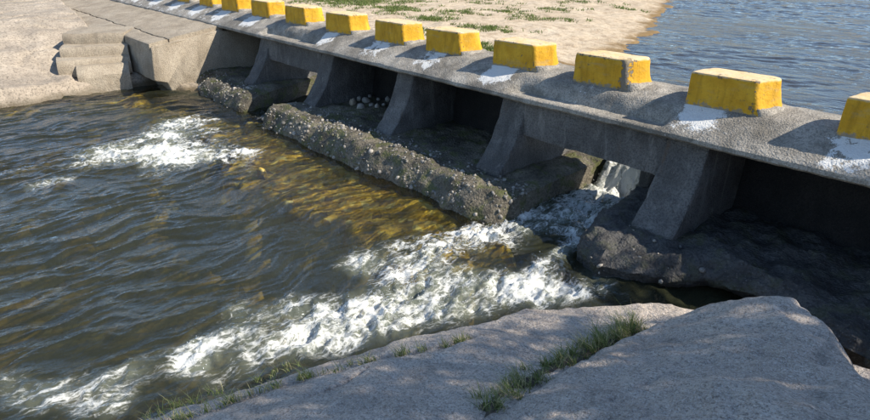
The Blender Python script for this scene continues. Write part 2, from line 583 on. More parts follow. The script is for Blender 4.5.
def mat_water(foam=True):
    t = NT('river_water' if foam else 'calm_river_water')
    if foam:
        b1 = t.noise(1.0, 4, .6, .6, t.mapp((9, 3.4, 5)))
        b2 = t.noise(1.0, 3, .6, .8, t.mapp((26, 12, 12)))
        h = t.math('ADD', t.math('MULTIPLY', b1, 1.0), t.math('MULTIPLY', b2, .38))
        nm = t.bump(h, .6, .03)
        dep = t.attr('depth')
        tr = t.math('POWER', 2.718, t.math('MULTIPLY', dep, -1.15))
        fm = t.attr('foam')
        mcol = t.mix(t.ramp(fm, [(.1, 0.0), (.9, .6)]), (.026, .028, .016), (.33, .36, .28))
    else:
        b0 = t.noise(1.0, 3, .5, .5, t.mapp((.35, .8, 1), (0, 0, R(-25))))
        b1 = t.noise(1.0, 4, .6, .6, t.mapp((2.2, 5.0, 1), (0, 0, R(-38))))
        b2 = t.noise(1.0, 3, .6, .8, t.mapp((7, 15, 1), (0, 0, R(-38))))
        h = t.math('ADD', t.math('MULTIPLY', b1, 1.0), t.math('MULTIPLY', b2, .35))
        h = t.math('MULTIPLY', h, t.ramp(b0, [(.35, .3), (.62, 1.0)]))
        b3 = t.noise(1.0, 2, .5, .4, t.mapp((.8, 2.0, 1), (0, 0, R(-30))))
        h = t.math('ADD', h, t.math('MULTIPLY', b3, 1.6))
        nm = t.bump(h, .9, .03)
        tr = .12
        mcol = (.035, .03, .022)
    tint = t.n('ShaderNodeBsdfTransparent', [(.80, .84, .62)]).outputs[0]
    murk = t.n('ShaderNodeBsdfDiffuse', {'Color': mcol, 'Normal': nm}).outputs[0]
    body = t.n('ShaderNodeMixShader', [tr, murk, tint]).outputs[0]
    fr = t.n('ShaderNodeFresnel', {'IOR': 1.42 if foam else 1.33, 'Normal': nm}).outputs[0]
    gl = t.n('ShaderNodeBsdfGlossy', {'Color': (1, 1, 1), 'Roughness': .035, 'Normal': nm}).outputs[0]
    sh = t.n('ShaderNodeMixShader', [fr, body, gl]).outputs[0]
    if foam:
        st = t.mapp((1.5, .55, 1.2))
        wv = t.n('ShaderNodeTexNoise', {'Vector': st, 'Scale': 3.0, 'Detail': 4}).outputs[1]
        warp = t.n('ShaderNodeVectorMath', [st, t.n('ShaderNodeVectorMath', [wv, (.5, .5, .5)], operation='MULTIPLY').outputs[0]]).outputs[0]
        l1 = t.noise(3.4, 7, .66, .6, warp)
        l2 = t.noise(19, 5, .72, .8)
        cell = t.vor(9, warp, feature='DISTANCE_TO_EDGE')
        cell2 = t.vor(24, warp, feature='DISTANCE_TO_EDGE')
        lace = t.math('ADD', t.math('MULTIPLY', t.ramp(cell, [(0.0, 1.0), (.28, 0.0)]), .32), t.math('MULTIPLY', t.ramp(cell2, [(0.0, 1.0), (.3, 0.0)]), .2))
        s = t.math('ADD', fm, t.math('MULTIPLY', t.math('SUBTRACT', l1, .5), 2.6))
        s = t.math('ADD', s, t.math('MULTIPLY', t.math('SUBTRACT', l2, .5), .8))
        s = t.math('ADD', s, lace)
        f = t.ramp(t.math('MULTIPLY', s, .6), [(.36, 0.0), (.48, .22), (.62, .7), (.82, 1.0)])
        f = t.math('MULTIPLY', f, t.ramp(fm, [(.05, 0.0), (.3, 1.0)]))
        fh = t.math('ADD', t.math('MULTIPLY', l2, 1.0), t.math('MULTIPLY', t.noise(42, 4, .7), .5))
        fn = t.bump(fh, .7, .03)
        foamsh = t.bsdf((.69, .69, .645), .6, fn, .3)
        sh = t.n('ShaderNodeMixShader', [f, sh, foamsh]).outputs[0]
    return t.done(sh)


M['water'] = mat_water(True)
M['calm'] = mat_water(False)


def mat_leaf(name, cols, tr=.25):
    t = NT(name)
    rn = t.n('ShaderNodeNewGeometry').outputs['Random Per Island']
    c = t.ramp(rn, [(i / (len(cols) - 1), k) for i, k in enumerate(cols)])
    a = t.bsdf(c, .6, None, .3)
    b = t.n('ShaderNodeBsdfTranslucent', {'Color': c}).outputs[0]
    return t.done(t.n('ShaderNodeMixShader', [tr, a, b]).outputs[0])


M['grass'] = mat_leaf('crack_grass', [(.09, .14, .03), (.14, .19, .05), (.21, .24, .08), (.34, .32, .14), (.50, .42, .25)])
M['sandgrass'] = mat_leaf('sand_grass', [(.07, .12, .02), (.12, .17, .035), (.20, .21, .07)])
M['leaf'] = mat_leaf('tree_leaves', [(.035, .06, .015), (.06, .09, .02), (.09, .11, .03)], .15)
t_ = NT('bark')
M['bark'] = t_.done(t_.bsdf(t_.ramp(t_.noise(8, 5, .7, .3, t_.mapp((4, 4, .8))), [(.3, (.05, .04, .03)), (.7, (.16, .12, .09))]), .9, t_.bump(t_.noise(12, 5, .7), .8, .03)))
t_ = NT('crack_grit')
M['grit'] = t_.done(t_.bsdf(t_.ramp(t_.noise(30, 4), [(.3, (.05, .04, .03)), (.7, (.12, .10, .07))]), .95))

ZW = -1.65          # river level below the bridge
ZU = -1.20          # river level above the bridge

# ------------------------------------------------------------------ terrain to the horizon
def axis(lo, mid0, mid1, hi, step):
    a = [mid0]
    s = step
    while a[0] > lo:
        s *= 1.16; a.insert(0, a[0] - s)
    m = list(np.arange(mid0 + step, mid1, step))
    b = [mid1]; s = step
    while b[-1] < hi:
        s *= 1.16; b.append(b[-1] + s)
    return np.array(a + m + b)


ax = axis(-900, -60, 40, 900, 2.0); ay = axis(-900, -30, 70, 900, 2.0)
GX, GY = np.meshgrid(ax, ay)
hillL = smooth(-40, -160, GX) * (9 + 5 * fbm(GX / 40, GY / 40, seed=5))
hillU = smooth(50, 180, GY) * (9 + 5 * fbm(GX / 35, GY / 35, seed=9))
hillR = smooth(9, 60, GX) * (8 + 5 * fbm(GX / 30, GY / 30, seed=11))
GZ = -3.2 + np.where(GX < -26, smooth(-26, -34, GX) * 3.0, 0) + np.where(GX > 2.5, smooth(2.5, 8, GX) * smooth(30, 10, GY) * 3.3, 0)
GZ = GZ + np.where(GY > 40, smooth(40, 48, GY) * 2.6, 0) + np.maximum(np.maximum(hillL, hillU), hillR)
me, _ = grid_mesh('terrain', GX, GY, GZ)
tag(link('terrain', me, M['terrain']), kind='structure', label='dry brown hills round the river valley')

# ------------------------------------------------------------------ river bed and water below the bridge
STEP = .017
wx = np.arange(-17.4, -1.2, STEP); wy = np.arange(-.35, 8.25, STEP)
WX, WY = np.meshgrid(wx, wy)


def blob(px, py, r, a, sx=1.0):
    c = onz(px, py, ZW)
    return (c[0], c[1], r, a)


fo = []
for px, py, r, a in [
        (618, 196, .22, 1.0), (645, 205, .2, .9), (600, 218, .28, .8), (628, 228, .25, .8), (590, 236, .25, .75), (560, 222, .25, .7), (575, 205, .25, .7), (640, 215, .2, .8), (605, 250, .2, .6),
        (540, 205, .22, .6), (515, 214, .22, .75), (495, 228, .22, .85), (470, 236, .22, .85), (446, 238, .22, .85),
        (422, 246, .26, .9), (402, 256, .28, .9), (378, 262, .26, .85), (356, 262, .2, .6), (418, 276, .28, 1.0), (450, 284, .26, .95),
        (482, 288, .26, .85), (512, 288, .22, .8), (540, 292, .2, .8), (572, 290, .2, .65), (590, 286, .2, .6), (573, 247, .12, .85), (556, 258, .12, .85), (538, 270, .12, .85), (512, 246, .12, .5),
        (402, 300, .3, 1.05), (440, 303, .25, .95), (470, 303, .22, .8), (376, 316, .3, .95), (350, 324, .26, .85), (326, 332, .25, .75), (300, 342, .22, .7),
        (330, 312, .25, .5), (292, 302, .22, .45), (268, 316, .22, .5), (240, 308, .16, .5), (236, 340, .2, .65), (210, 350, .2, .75), (186, 352, .16, .6),
        (255, 352, .2, .65), (228, 372, .22, .5), (140, 362, .16, .55), (128, 376, .16, .45), (100, 386, .16, .5), (62, 384, .16, .45), (22, 394, .16, .45), (112, 402, .16, .6),
        (42, 402, .16, .4), (2, 378, .16, .45), (85, 410, .16, .3),
        (180, 124, .35, .75), (168, 138, .4, .9), (152, 150, .38, .8), (202, 150, .3, .95), (228, 155, .28, .8), (246, 154, .2, .6), (128, 152, .35, .6), (108, 156, .35, .5),
        (176, 157, .35, .8), (88, 162, .35, .42), (58, 182, .16, .8), (36, 186, .16, .5), (20, 170, .3, .3), (265, 116, .3, .45), (290, 110, .3, .5), (205, 120, .3, .35),
        (150, 172, .25, .3), (215, 132, .3, .3)]:
    if py < 165 and px < 250: r *= 1.2; a = min(1, a * 1.2)
    fo.append(blob(px, py, r, a))
FOAM = np.zeros_like(WX)
for cx, cy, r, a in fo:
    i0, i1 = np.searchsorted(wx, [cx - 3 * r, cx + 3 * r]); j0, j1 = np.searchsorted(wy, [cy - 3 * r, cy + 3 * r])
    sx = WX[j0:j1, i0:i1]; sy = WY[j0:j1, i0:i1]
    g = a * np.exp(-((sx - cx) ** 2 + (sy - cy) ** 2) / (1.35 * r * r))
    FOAM[j0:j1, i0:i1] = 1 - (1 - FOAM[j0:j1, i0:i1]) * (1 - np.minimum(g, .97))
for line, r, a in [([(630, 188), (600, 214), (560, 224), (520, 224), (480, 240), (440, 252), (405, 266)], .3, .8), ([(600, 286), (540, 290), (480, 292), (420, 290), (370, 316), (310, 338), (240, 356), (190, 362)], .2, .55), ([(575, 243), (552, 260), (530, 278)], .09, .9), ([(645, 210), (622, 240), (600, 270)], .16, .55)]:
    d_ = seg_dist(WX, WY, [onz(q[0], q[1], ZW) for q in line])
    FOAM = 1 - (1 - FOAM) * (1 - np.minimum(a * np.exp(-(d_ / r) ** 2), .95))
# domain-warp so the patches run in tongues
wob = .5 + .5 * np.clip(fbm(WX * 1.7 + .5 * vn(WX * 2, WY * 2, seed=3), WY * 1.4, oct=4, seed=21), -1, 1)
FOAM = np.clip(FOAM * (.30 + .78 * wob), 0, 1.05)
# the chute through the open bay and the other bay
ch1 = smooth(-5.35, -5.15, WX) * smooth(-3.55, -3.85, WX)
ch2 = smooth(-12.95, -12.6, WX) * smooth(-10.9, -11.3, WX)
edgeY = 7.75 + .12 * vn(WX * 3, WX * 0 + 2.2, seed=2)
fall = smooth(edgeY - .22, edgeY + .1, WY)
drop = (ZU - ZW + .0) * fall
rap = smooth(6.9, 7.5, WY)
FOAM = np.maximum(FOAM, (ch1 * smooth(6.5, 7.1, WY) * (.42 + .5 * wob)))
turb = np.clip(FOAM * 1.1, 0, 1)
wx_ = WX + .35 * fbm(WX * .6, WY * .6, oct=3, seed=31); wy_ = WY + .35 * fbm(WX * .6 + 9, WY * .6, oct=3, seed=37)
wav = .046 * vn(wx_ * 2.1, wy_ * .5, seed=41) + .034 * vn(wx_ * 4.3, wy_ * 1.1, seed=43) + .017 * vn(wx_ * 9.5, wy_ * 2.6, seed=47) + .0055 * vn(wx_ * 21, wy_ * 9, seed=53)
rid = 1 - np.abs(fbm(wx_ * 3.0, wy_ * 2.6, oct=4, seed=61))
tur = (.14 * (rid - .65) + .05 * fbm(WX * 5, WY * 5, oct=4, seed=67) + .022 * fbm(WX * 17, WY * 17, oct=3, seed=71)) * turb
# standing waves where the chute meets the pool, over boulders just under the surface
bould = []
for px, py, r, hh in [(455, 258, .28, .10), (530, 268, .3, .13), (500, 250, .22, .09), (565, 280, .22, .08), (60, 187, .2, .10), (210, 140, .35, .05), (395, 275, .25, .05), (610, 262, .25, .06)]:
    c = onz(px, py, ZW); bould.append((c[0], c[1], r, hh))
hump = np.zeros_like(WX)
for cx, cy, r, hh in bould:
    hump += hh * .75 * np.exp(-((WX - cx) ** 2 + (WY - cy) ** 2) / (r * r))
sh_c = [onz(*q, ZW)[:2] for q in [(225, 135), (262, 118), (300, 120), (380, 160), (440, 190), (505, 215), (470, 236), (420, 242), (350, 220), (270, 185), (225, 165)]]
WZ = ZW + wav * (1 - .6 * smooth(.4, -.3, sdist(WX, WY, sh_c))) + tur + hump + drop * np.maximum(ch1, ch2 * .8) + .03 * rap * fbm(WX * 6, WY * 3, oct=3, seed=77)
# bed
shore_w = smooth(-15.2, -16.8, WX)
sh = [onz(*q, ZW)[:2] for q in [(225, 135), (262, 118), (300, 120), (380, 160), (440, 190), (505, 215), (480, 238), (420, 246), (350, 225), (270, 190), (225, 170)]]
shal = smooth(.7, -.12, sdist(WX, WY, sh) + .3 * fbm(WX * 1.6, WY * 1.6, oct=4, seed=85))
sh2 = [onz(*q, ZW)[:2] for q in [(140, 92), (245, 108), (300, 130), (240, 138), (180, 112), (110, 104)]]
shal2 = smooth(.5, -.1, sdist(WX, WY, sh2))
shal3 = smooth(.9, 0., seg_dist(WX, WY, [onz(-60, 112, ZW), onz(0, 110, ZW), onz(80, 100, ZW), onz(140, 92, ZW)]))
patch = smooth(.1, .6, fbm(WX * .55, WY * .3, oct=3, seed=83)) * .42
S = np.maximum.reduce([shal, shal2 * .85, shal3, patch])
BED = ZW - 1.3 + S * 1.2 + .07 * fbm(WX * 2.2, WY * 2.2, oct=4, seed=81)
for cx, cy, r, hh in bould:
    BED = np.maximum(BED, ZW - .09 - .55 * (np.hypot(WX - cx, WY - cy) / r) ** 2 + .03 * vn(WX * 9, WY * 9, seed=88))
BED = np.minimum(BED, ZW - .035)
BED = np.where(np.maximum(ch1, ch2) * fall > .01, np.minimum(BED + drop * np.maximum(ch1, ch2 * .8), WZ - .05), BED)
me, _ = grid_mesh('river', WX, WY, WZ)
attr(me, 'foam', FOAM); attr(me, 'depth', np.maximum(WZ - BED, .02))
tag(link('river', me, M['water']), kind='structure', label='greenish river with white rapids below the bridge')
s = 4
me, _ = grid_mesh('riverbed', WX[::s, ::s], WY[::s, ::s], BED[::s, ::s])
tag(link('riverbed', me, M['bed']), kind='structure', label='golden brown riverbed seen through the shallows')
# far reach of the same river, out of the frame downstream
dx, dy = np.meshgrid(np.linspace(-17.4, -1.2, 40), np.linspace(-60, -.36, 80))
me, _ = grid_mesh('river', dx, dy, dx * 0 + ZW - .004)
attr(me, 'foam', dx.ravel() * 0); attr(me, 'depth', dx.ravel() * 0 + 1.5)
tag(link('river', me, M['water']), kind='structure', label='lower reach of the river outside the view')
# river above the bridge
uxs = np.concatenate([np.linspace(-40, -17, 14), np.arange(-16.95, 3, .075), np.linspace(3.1, 30, 14)])
uys = np.concatenate([np.linspace(8.22, 10.9, 20), np.arange(11, 43, .075), np.linspace(43.1, 56, 8)])
ux, uy = np.meshgrid(uxs, uys)
ua = ux * .954 + uy * .30; ub = -ux * .30 + uy * .954
ua = ua + .5 * fbm(ux * .3, uy * .3, oct=2, seed=511); ub = ub + .5 * fbm(ux * .3 + 7, uy * .3, oct=2, seed=512)
gust = .35 + .65 * smooth(-.5, .4, fbm(ua * .12, ub * .3, oct=3, seed=505))
uz = gust * (.026 * vn(ua * .7, ub * 1.6, seed=501) + .026 * vn(ua * 1.7, ub * 3.3, seed=502) + .014 * vn(ua * 3.6, ub * 6.2, seed=503))
fine = (ux > -16.9) & (ux < 2.9) & (uy > 11.1) & (uy < 42.9)
me, _ = grid_mesh('upstream_water', ux, uy, ZU + np.where(fine, uz, 0))
tag(link('upstream_water', me, M['calm']), kind='structure', label='rippled blue water above the bridge')

# ------------------------------------------------------------------ sand bank above the bridge
bank = [onz(*q, ZU)[:2] for q in [(690, -25), (672, 0), (664, 14), (652, 34), (625, 50), (598, 66)]]
bank += [np.array(p) for p in [(-8.6, 11.6), (-7.0, 9.8), (-6.2, 8.7), (-6.6, 8.2), (-10.0, 8.2), (-11.0, 8.3), (-11.3, 9.0), (-12.4, 9.0), (-13.0, 8.2), (-26, 8.1), (-60, 9), (-60, 60), (-26, 46)]]
bx, by = np.meshgrid(np.arange(-46, -5.2, .13), np.arange(7.6, 42, .13))
wob = .25 * fbm(bx * .8, by * .8, oct=4, seed=91)
sd = sdist(bx, by, bank) + wob
bz = ZU - .02 + np.where(sd < 0, .34 * (1 - np.exp(sd * .55)), -.5 * sd) + .04 * fbm(bx * .9, by * .9, oct=4, seed=93) + .028 * fbm(bx * 2.6, by * 2.6, oct=2, seed=94)
me, used = grid_mesh('sand_bank', bx, by, bz, sd < .7)
dark_band = seg_dist(bx, by, [onz(*q, ZU)[:2] for q in [(430, 50), (480, 60), (540, 66), (612, 74)]])  # darker band across the sand, sharing the mask of the wet margin
wet = np.maximum(np.exp(-np.maximum(-sd, 0) / .8), np.exp(-(dark_band / .33) ** 2))
attr(me, 'wet', wet.ravel()[used])
tag(link('sand_bank', me, M['sand']), kind='structure', label='sunlit beige sand bank behind the yellow blocks')

# ------------------------------------------------------------------ left bank of granite
lx, ly = np.meshgrid(np.arange(-44, -15.2, .05), np.arange(-9, 6.6, .05))
w1 = .25 * fbm(lx * .5, ly * .5, oct=4, seed=101)
shx = -16.3 - .35 * smooth(2.2, 3.6, ly) + .12 * vn(ly * 1.1, ly * 0, seed=103) + .25 * smooth(1.0, -6, ly) * np.sin(ly * .9)
dd = shx - lx                                              # metres inland
led = smooth(-.12, .22, dd) * .36 + smooth(.2, .9, dd) * .06
dome = smooth(.75 + .2 * w1, 2.1, dd) * .42 + smooth(1.4, 4.6, dd + 1.4 * w1) * .52 + smooth(4, 9, dd) * .3 + smooth(8, 22, dd) * .8
lz = -1.95 + .62 * smooth(-.5, .05, dd) * .48 + led + dome + .035 * fbm(lx * 1.3, ly * 1.3, oct=5, seed=107) + .05 * w1
# grooves weathered into the dome
gv = np.abs(vn(lx * .9 + .6 * w1, ly * .35 + lx * .3, seed=109))
lz -= .05 * np.exp(-(gv / .05) ** 2) * smooth(.8, 1.5, dd)
for ln in [[(-10, 66), (40, 72), (75, 78), (108, 92)], [(0, 20), (60, 26), (110, 30)], [(20, 40), (50, 62), (76, 77)], [(0, 84), (60, 84), (100, 92)]]:
    cl_ = [onz(q[0], q[1], -.75 - (q[1] - 50) * .012) for q in ln]
    lz -= .03 * np.exp(-(seg_dist(lx + .05 * vn(lx * 5, ly * 5, seed=118), ly, cl_) / .035) ** 2)
# it runs down under the paving and steps
cut = sdist(lx, ly, [(-15.2, 3.0), (-16.35, 3.15), (-17.3, 3.35), (-18.2, 3.62), (-18.4, 4.45), (-24, 4.7), (-44, 5.4), (-44, 7), (-15, 7)])
lz = np.where(cut < 0, np.minimum(lz, -.62 + 0 * lz + np.where(lx > -18.25, -.75 * smooth(-18.3, -17.2, lx) - .55 * smooth(-17.0, -15.6, lx), -.1)), lz)
me, _ = grid_mesh('granite_bank', lx, ly, lz)
tag(link('granite_bank', me, M['granite_far']), kind='structure', label='smooth beige granite bank on the far left shore')

# ------------------------------------------------------------------ the bridge
bridge = empty('concrete_bridge', (-6, 7, ZW))
tag(bridge, 'long low rough grey concrete bridge on sloping piers crossing the river', 'bridge')


def bpart(name, me, mat, kind=None, label=None):
    o = link(name, me, mat)
    o.parent = bridge
    o.matrix_parent_inverse = Matrix.Translation(-Vector(bridge.location))
    if kind: o['kind'] = kind
    if label: o['label'] = label
    return o


BX = [-2.0 - 1.555 * k for k in range(-2, 15)]       # left front corner of each yellow block
fix = {2: -2.02, 3: -3.62, 4: -5.24, 5: -6.74, 6: -8.3, 7: -9.75, 8: -11.38, 9: -13.1, 10: -14.72, 11: -16.35, 12: -17.85, 13: -19.4, 14: -20.95, 15: -22.5, 16: -24.0}
for k, v in fix.items():
    BX[k] = v

dxs = np.arange(-26.0, 3.4, .05)
notch = smooth(-6.12, -5.95, dxs) * smooth(-3.62, -3.74, dxs) + smooth(-13.5, -13.35, dxs) * smooth(-11.2, -11.33, dxs)
NS = [(6.43, -.30), (6.40, -.275), (6.405, -.245)]
loops = []
paint = []
for i, x in enumerate(dxs):
    k = notch[i]
    lipY = 6.41 + .02 * float(vn(x * 1.7, 0.3, seed=3)) - .006 * (x + 8) * -1 * .9
    pr = [(8.02, -.34), (7.2, -.36), (6.62, -.34), (lipY + .03, -.315), (lipY, -.29), (lipY + .004, -.245), (lipY + .02, -.232)]
    for s_ in (.2, .4, .6, .8):
        y_n = lipY + .02 + (6.88 - lipY) * s_; z_n = -.232 + (.232) * s_ + .012 * math.sin(s_ * 3.14)
        tpar = [(.23, -.226), (.265, -.16), (.31, -.09), (.38, -.02)][int(s_ * 5) - 1]
        pr.append((y_n * (1 - k) + (lipY + tpar[0]) * k, z_n * (1 - k) + tpar[1] * k))
    pr += [(6.9, .0 + .01 * (1 - k)), (7.0, .034), (7.15, .06), (7.3, .066), (7.5, .048), (7.66, .0), (7.8, -.07), (7.93, -.13), (8.02, -.16), (8.04, -.25)]
    pr = np.array(pr)
    loops.append(np.column_stack([np.full(len(pr), x), pr]))
L = np.array(loops)
# denser section so the roughness has vertices to work on
dens = []
for sec in L:
    q = []
    for a in range(len(sec)):
        b = (a + 1) % len(sec)
        q += [sec[a], (sec[a] + sec[b]) / 2]
    dens.append(q)
me = loft('deck', dens)
roughen(me, .008, 6.0, 4, 5)
co = np.zeros(len(me.vertices) * 3, np.float32); me.vertices.foreach_get('co', co); co = co.reshape(-1, 3)
pt = np.zeros(len(co))
for x0 in BX:
    kk = .88 + .25 * abs(math.sin(x0 * 12.9))
    pt = np.maximum(pt, kk * smooth(x0 - .1, x0 + .1, co[:, 0]) * smooth(x0 + .68, x0 + .35, co[:, 0]) * smooth(6.36, 6.68, co[:, 1]) * smooth(6.98, 6.9, co[:, 1]))
lump = .75 + .5 * vn(co[:, 0] * 2.1, co[:, 1] * 2, seed=8)
nt = np.interp(co[:, 0], dxs, notch)
attr(me, 'paint', np.clip(pt * (lump + .1) * (1 - .85 * nt) * 1.0 + .3 * smooth(-13, -17, co[:, 0]) * smooth(6.9, 6.8, co[:, 1]), 0, 1))
bpart('deck', me, M['deck'])


def pier(xc, w, z1=-1.3, toe=6.07, lean=0.0, seed=0):
    prof = [(6.60, -.325), (6.50, -.62), (6.37, -.9), (6.22, -1.12), (toe, z1 + .02), (toe + .02, z1 - .12), (7.9, z1 - .12), (7.9, -.33)]
    me = prism_x('pier', prof, xc - w / 2, xc + w / 2, .055, .022)
    roughen(me, .014, 4.5, 4, seed)
    o = bpart('pier', me, M['pier'])
    return o


for i, (xc, w) in enumerate([(-3.38, .52), (-6.0, .46), (-8.48, .44), (-10.93, .44), (-13.55, .44), (.1, .5)]):
    pier(xc, w, seed=20 + i)
# deep beams over the two open bays, back walls behind the closed ones
for i, (x0, x1, zb) in enumerate([(-5.79, -3.62, -.80), (-13.35, -11.13, -.78)]):
    me = prism_x('beam', [(6.56, -.325), (6.53, zb), (6.86, zb), (6.86, -.325)], x0, x1, .06, .015)
    roughen(me, .012, 5, 3, 40 + i)
    bpart('beam', me, M['pier'])
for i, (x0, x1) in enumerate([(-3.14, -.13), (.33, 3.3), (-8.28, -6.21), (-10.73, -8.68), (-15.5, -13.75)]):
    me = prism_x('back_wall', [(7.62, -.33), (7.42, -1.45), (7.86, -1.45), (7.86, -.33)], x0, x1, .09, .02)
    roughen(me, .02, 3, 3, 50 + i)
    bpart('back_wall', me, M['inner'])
for x0, x1 in [(-15.48, -13.79), (-13.31, -11.17), (-10.69, -8.72), (-8.24, -6.25), (-5.75, -3.66), (-3.1, -.17), (.37, 3.2)]:  # near-black sheets added under the deck to deepen the shade in the bays
    me = prism_x('shade_soffit', [(6.88, -.352), (6.88, -.41), (7.6, -.41), (7.6, -.352)], x0, x1, .2, .015)
    bpart('shade_soffit', me, M['inner'])
# sill and post in the chute
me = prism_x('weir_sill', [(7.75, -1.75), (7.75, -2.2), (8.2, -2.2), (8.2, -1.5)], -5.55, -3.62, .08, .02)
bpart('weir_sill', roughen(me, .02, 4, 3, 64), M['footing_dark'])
me = prism_x('sill_post', [(7.35, -.72), (7.3, -1.8), (7.55, -1.8), (7.52, -.72)], -4.36, -4.2, .06, .02)
bpart('sill_post', roughen(me, .012, 5, 3, 65), M['pier'])


# left abutment with its river face, and the paving of the bank in two slabs parted by a crack
def crackY(x, s):
    return 5.16 + .05 * vn(x * .9, x * 0 + s, seed=71) + .03 * vn(x * 3.3, x * 0 + s, seed=72) + .018 * vn(x * 8, x * 0 + s, seed=70) + .008 * (x + 16)


def topz(x, y):
    return -.262 - (6.41 - y) * .155 + .0 * x


def slab_strip(name, x0, x1, yfun0, yfun1, thick, mat, step=.08, seed=0, n=14, zb=None):
    xs = np.arange(x0, x1 + .001, step)
    loops = []
    for x in xs:
        x_ = np.array([x])
        a = float(yfun0(x_)[0]); b = float(yfun1(x_)[0])
        ys = np.linspace(a, b, n)
        top = [(x, y, float(topz(x, y)) + (-.012 if j in (0, n - 1) else 0)) for j, y in enumerate(ys)]
        zlo = zb if zb is not None else None
        bot = [(x, y, (zlo if zlo is not None else float(topz(x, y)) - thick)) for y in ys[::-1]]
        side0 = [(x, b, top[-1][2] * (1 - f) + bot[0][2] * f) for f in (.15, .5, .85)]
        side1 = [(x, a, bot[-1][2] * (1 - f) + top[0][2] * f) for f in (.15, .5, .85)]
        loops.append(top + side0 + bot + side1)
    me = loft(name, loops)
    roughen(me, .012, 2.6, 4, seed)
    return bpart(name, me, mat)


o = slab_strip('paving_slab', -30, -15.53, lambda x: crackY(x, .2) + .02, lambda x: x * 0 + 6.50, .2, M['wall'], seed=73)
o = slab_strip('paving_slab', -30, -15.54, lambda x: np.interp(x, [-30, -22, -18.6, -18.1, -17.3, -16.3], [3.3, 3.6, 4.25, 4.55, 4.71, 4.71]), lambda x: crackY(x, .2) - .02, .2, M['wall'], seed=74)
# abutment: a heavy block whose end faces the river
prof = [(4.72, -.60), (4.70, -1.0), (4.68, -1.36), (4.95, -1.44), (5.1, -1.8), (7.9, -1.8), (7.9, -.40), (6.55, -.40), (6.40, -.36), (5.6, -.475)]
me = prism_x('abutment', prof, -17.3, -15.52, .08, .025)
roughen(me, .02, 2.5, 4, 75)
bpart('abutment', me, M['wall'], label='pale sunlit concrete abutment end')

# ------------------------------------------------------------------ footings of rubble concrete under the piers
ICO = None


def ico():
    global ICO
    if ICO is None:
        bm = bmesh.new(); bmesh.ops.create_icosphere(bm, subdivisions=1, radius=1)
        bm.verts.ensure_lookup_table()
        V = np.array([v.co[:] for v in bm.verts]); F = np.array([[v.index for v in f.verts] for f in bm.faces]); bm.free()
        bm = bmesh.new(); bmesh.ops.create_icosphere(bm, subdivisions=2, radius=1)
        V2 = np.array([v.co[:] for v in bm.verts]); F2 = np.array([[v.index for v in f.verts] for f in bm.faces]); bm.free()
        ICO = ((V, F), (V2, F2))
    return ICO


def stone_verts(c, r, lvl=0):
    V, F = ico()[lvl]
    s = rng.uniform(.55, 1.45, 3) * r
    a = rng.uniform(0, 6.28, 3)
    rx = np.array([[1, 0, 0], [0, math.cos(a[0]), -math.sin(a[0])], [0, math.sin(a[0]), math.cos(a[0])]])
    rz = np.array([[math.cos(a[2]), -math.sin(a[2]), 0], [math.sin(a[2]), math.cos(a[2]), 0], [0, 0, 1]])
    k = rng.uniform(0, 99)
    W = V * (1 + .4 * vn(V[:, 0] * 1.6 + k, V[:, 1] * 1.6, V[:, 2] * 1.6, seed=4)[:, None])
    return (W * s) @ rx.T @ rz.T + np.array(c), F


def stones_mesh(name, pts, lvl=0):
    Vs, Fs, o = [], [], 0
    for c, r in pts:
        v, f = stone_verts(c, r, lvl)
        Vs.append(v); Fs.append(f + o); o += len(v)
    return raw_mesh(name, np.concatenate(Vs), np.concatenate(Fs))


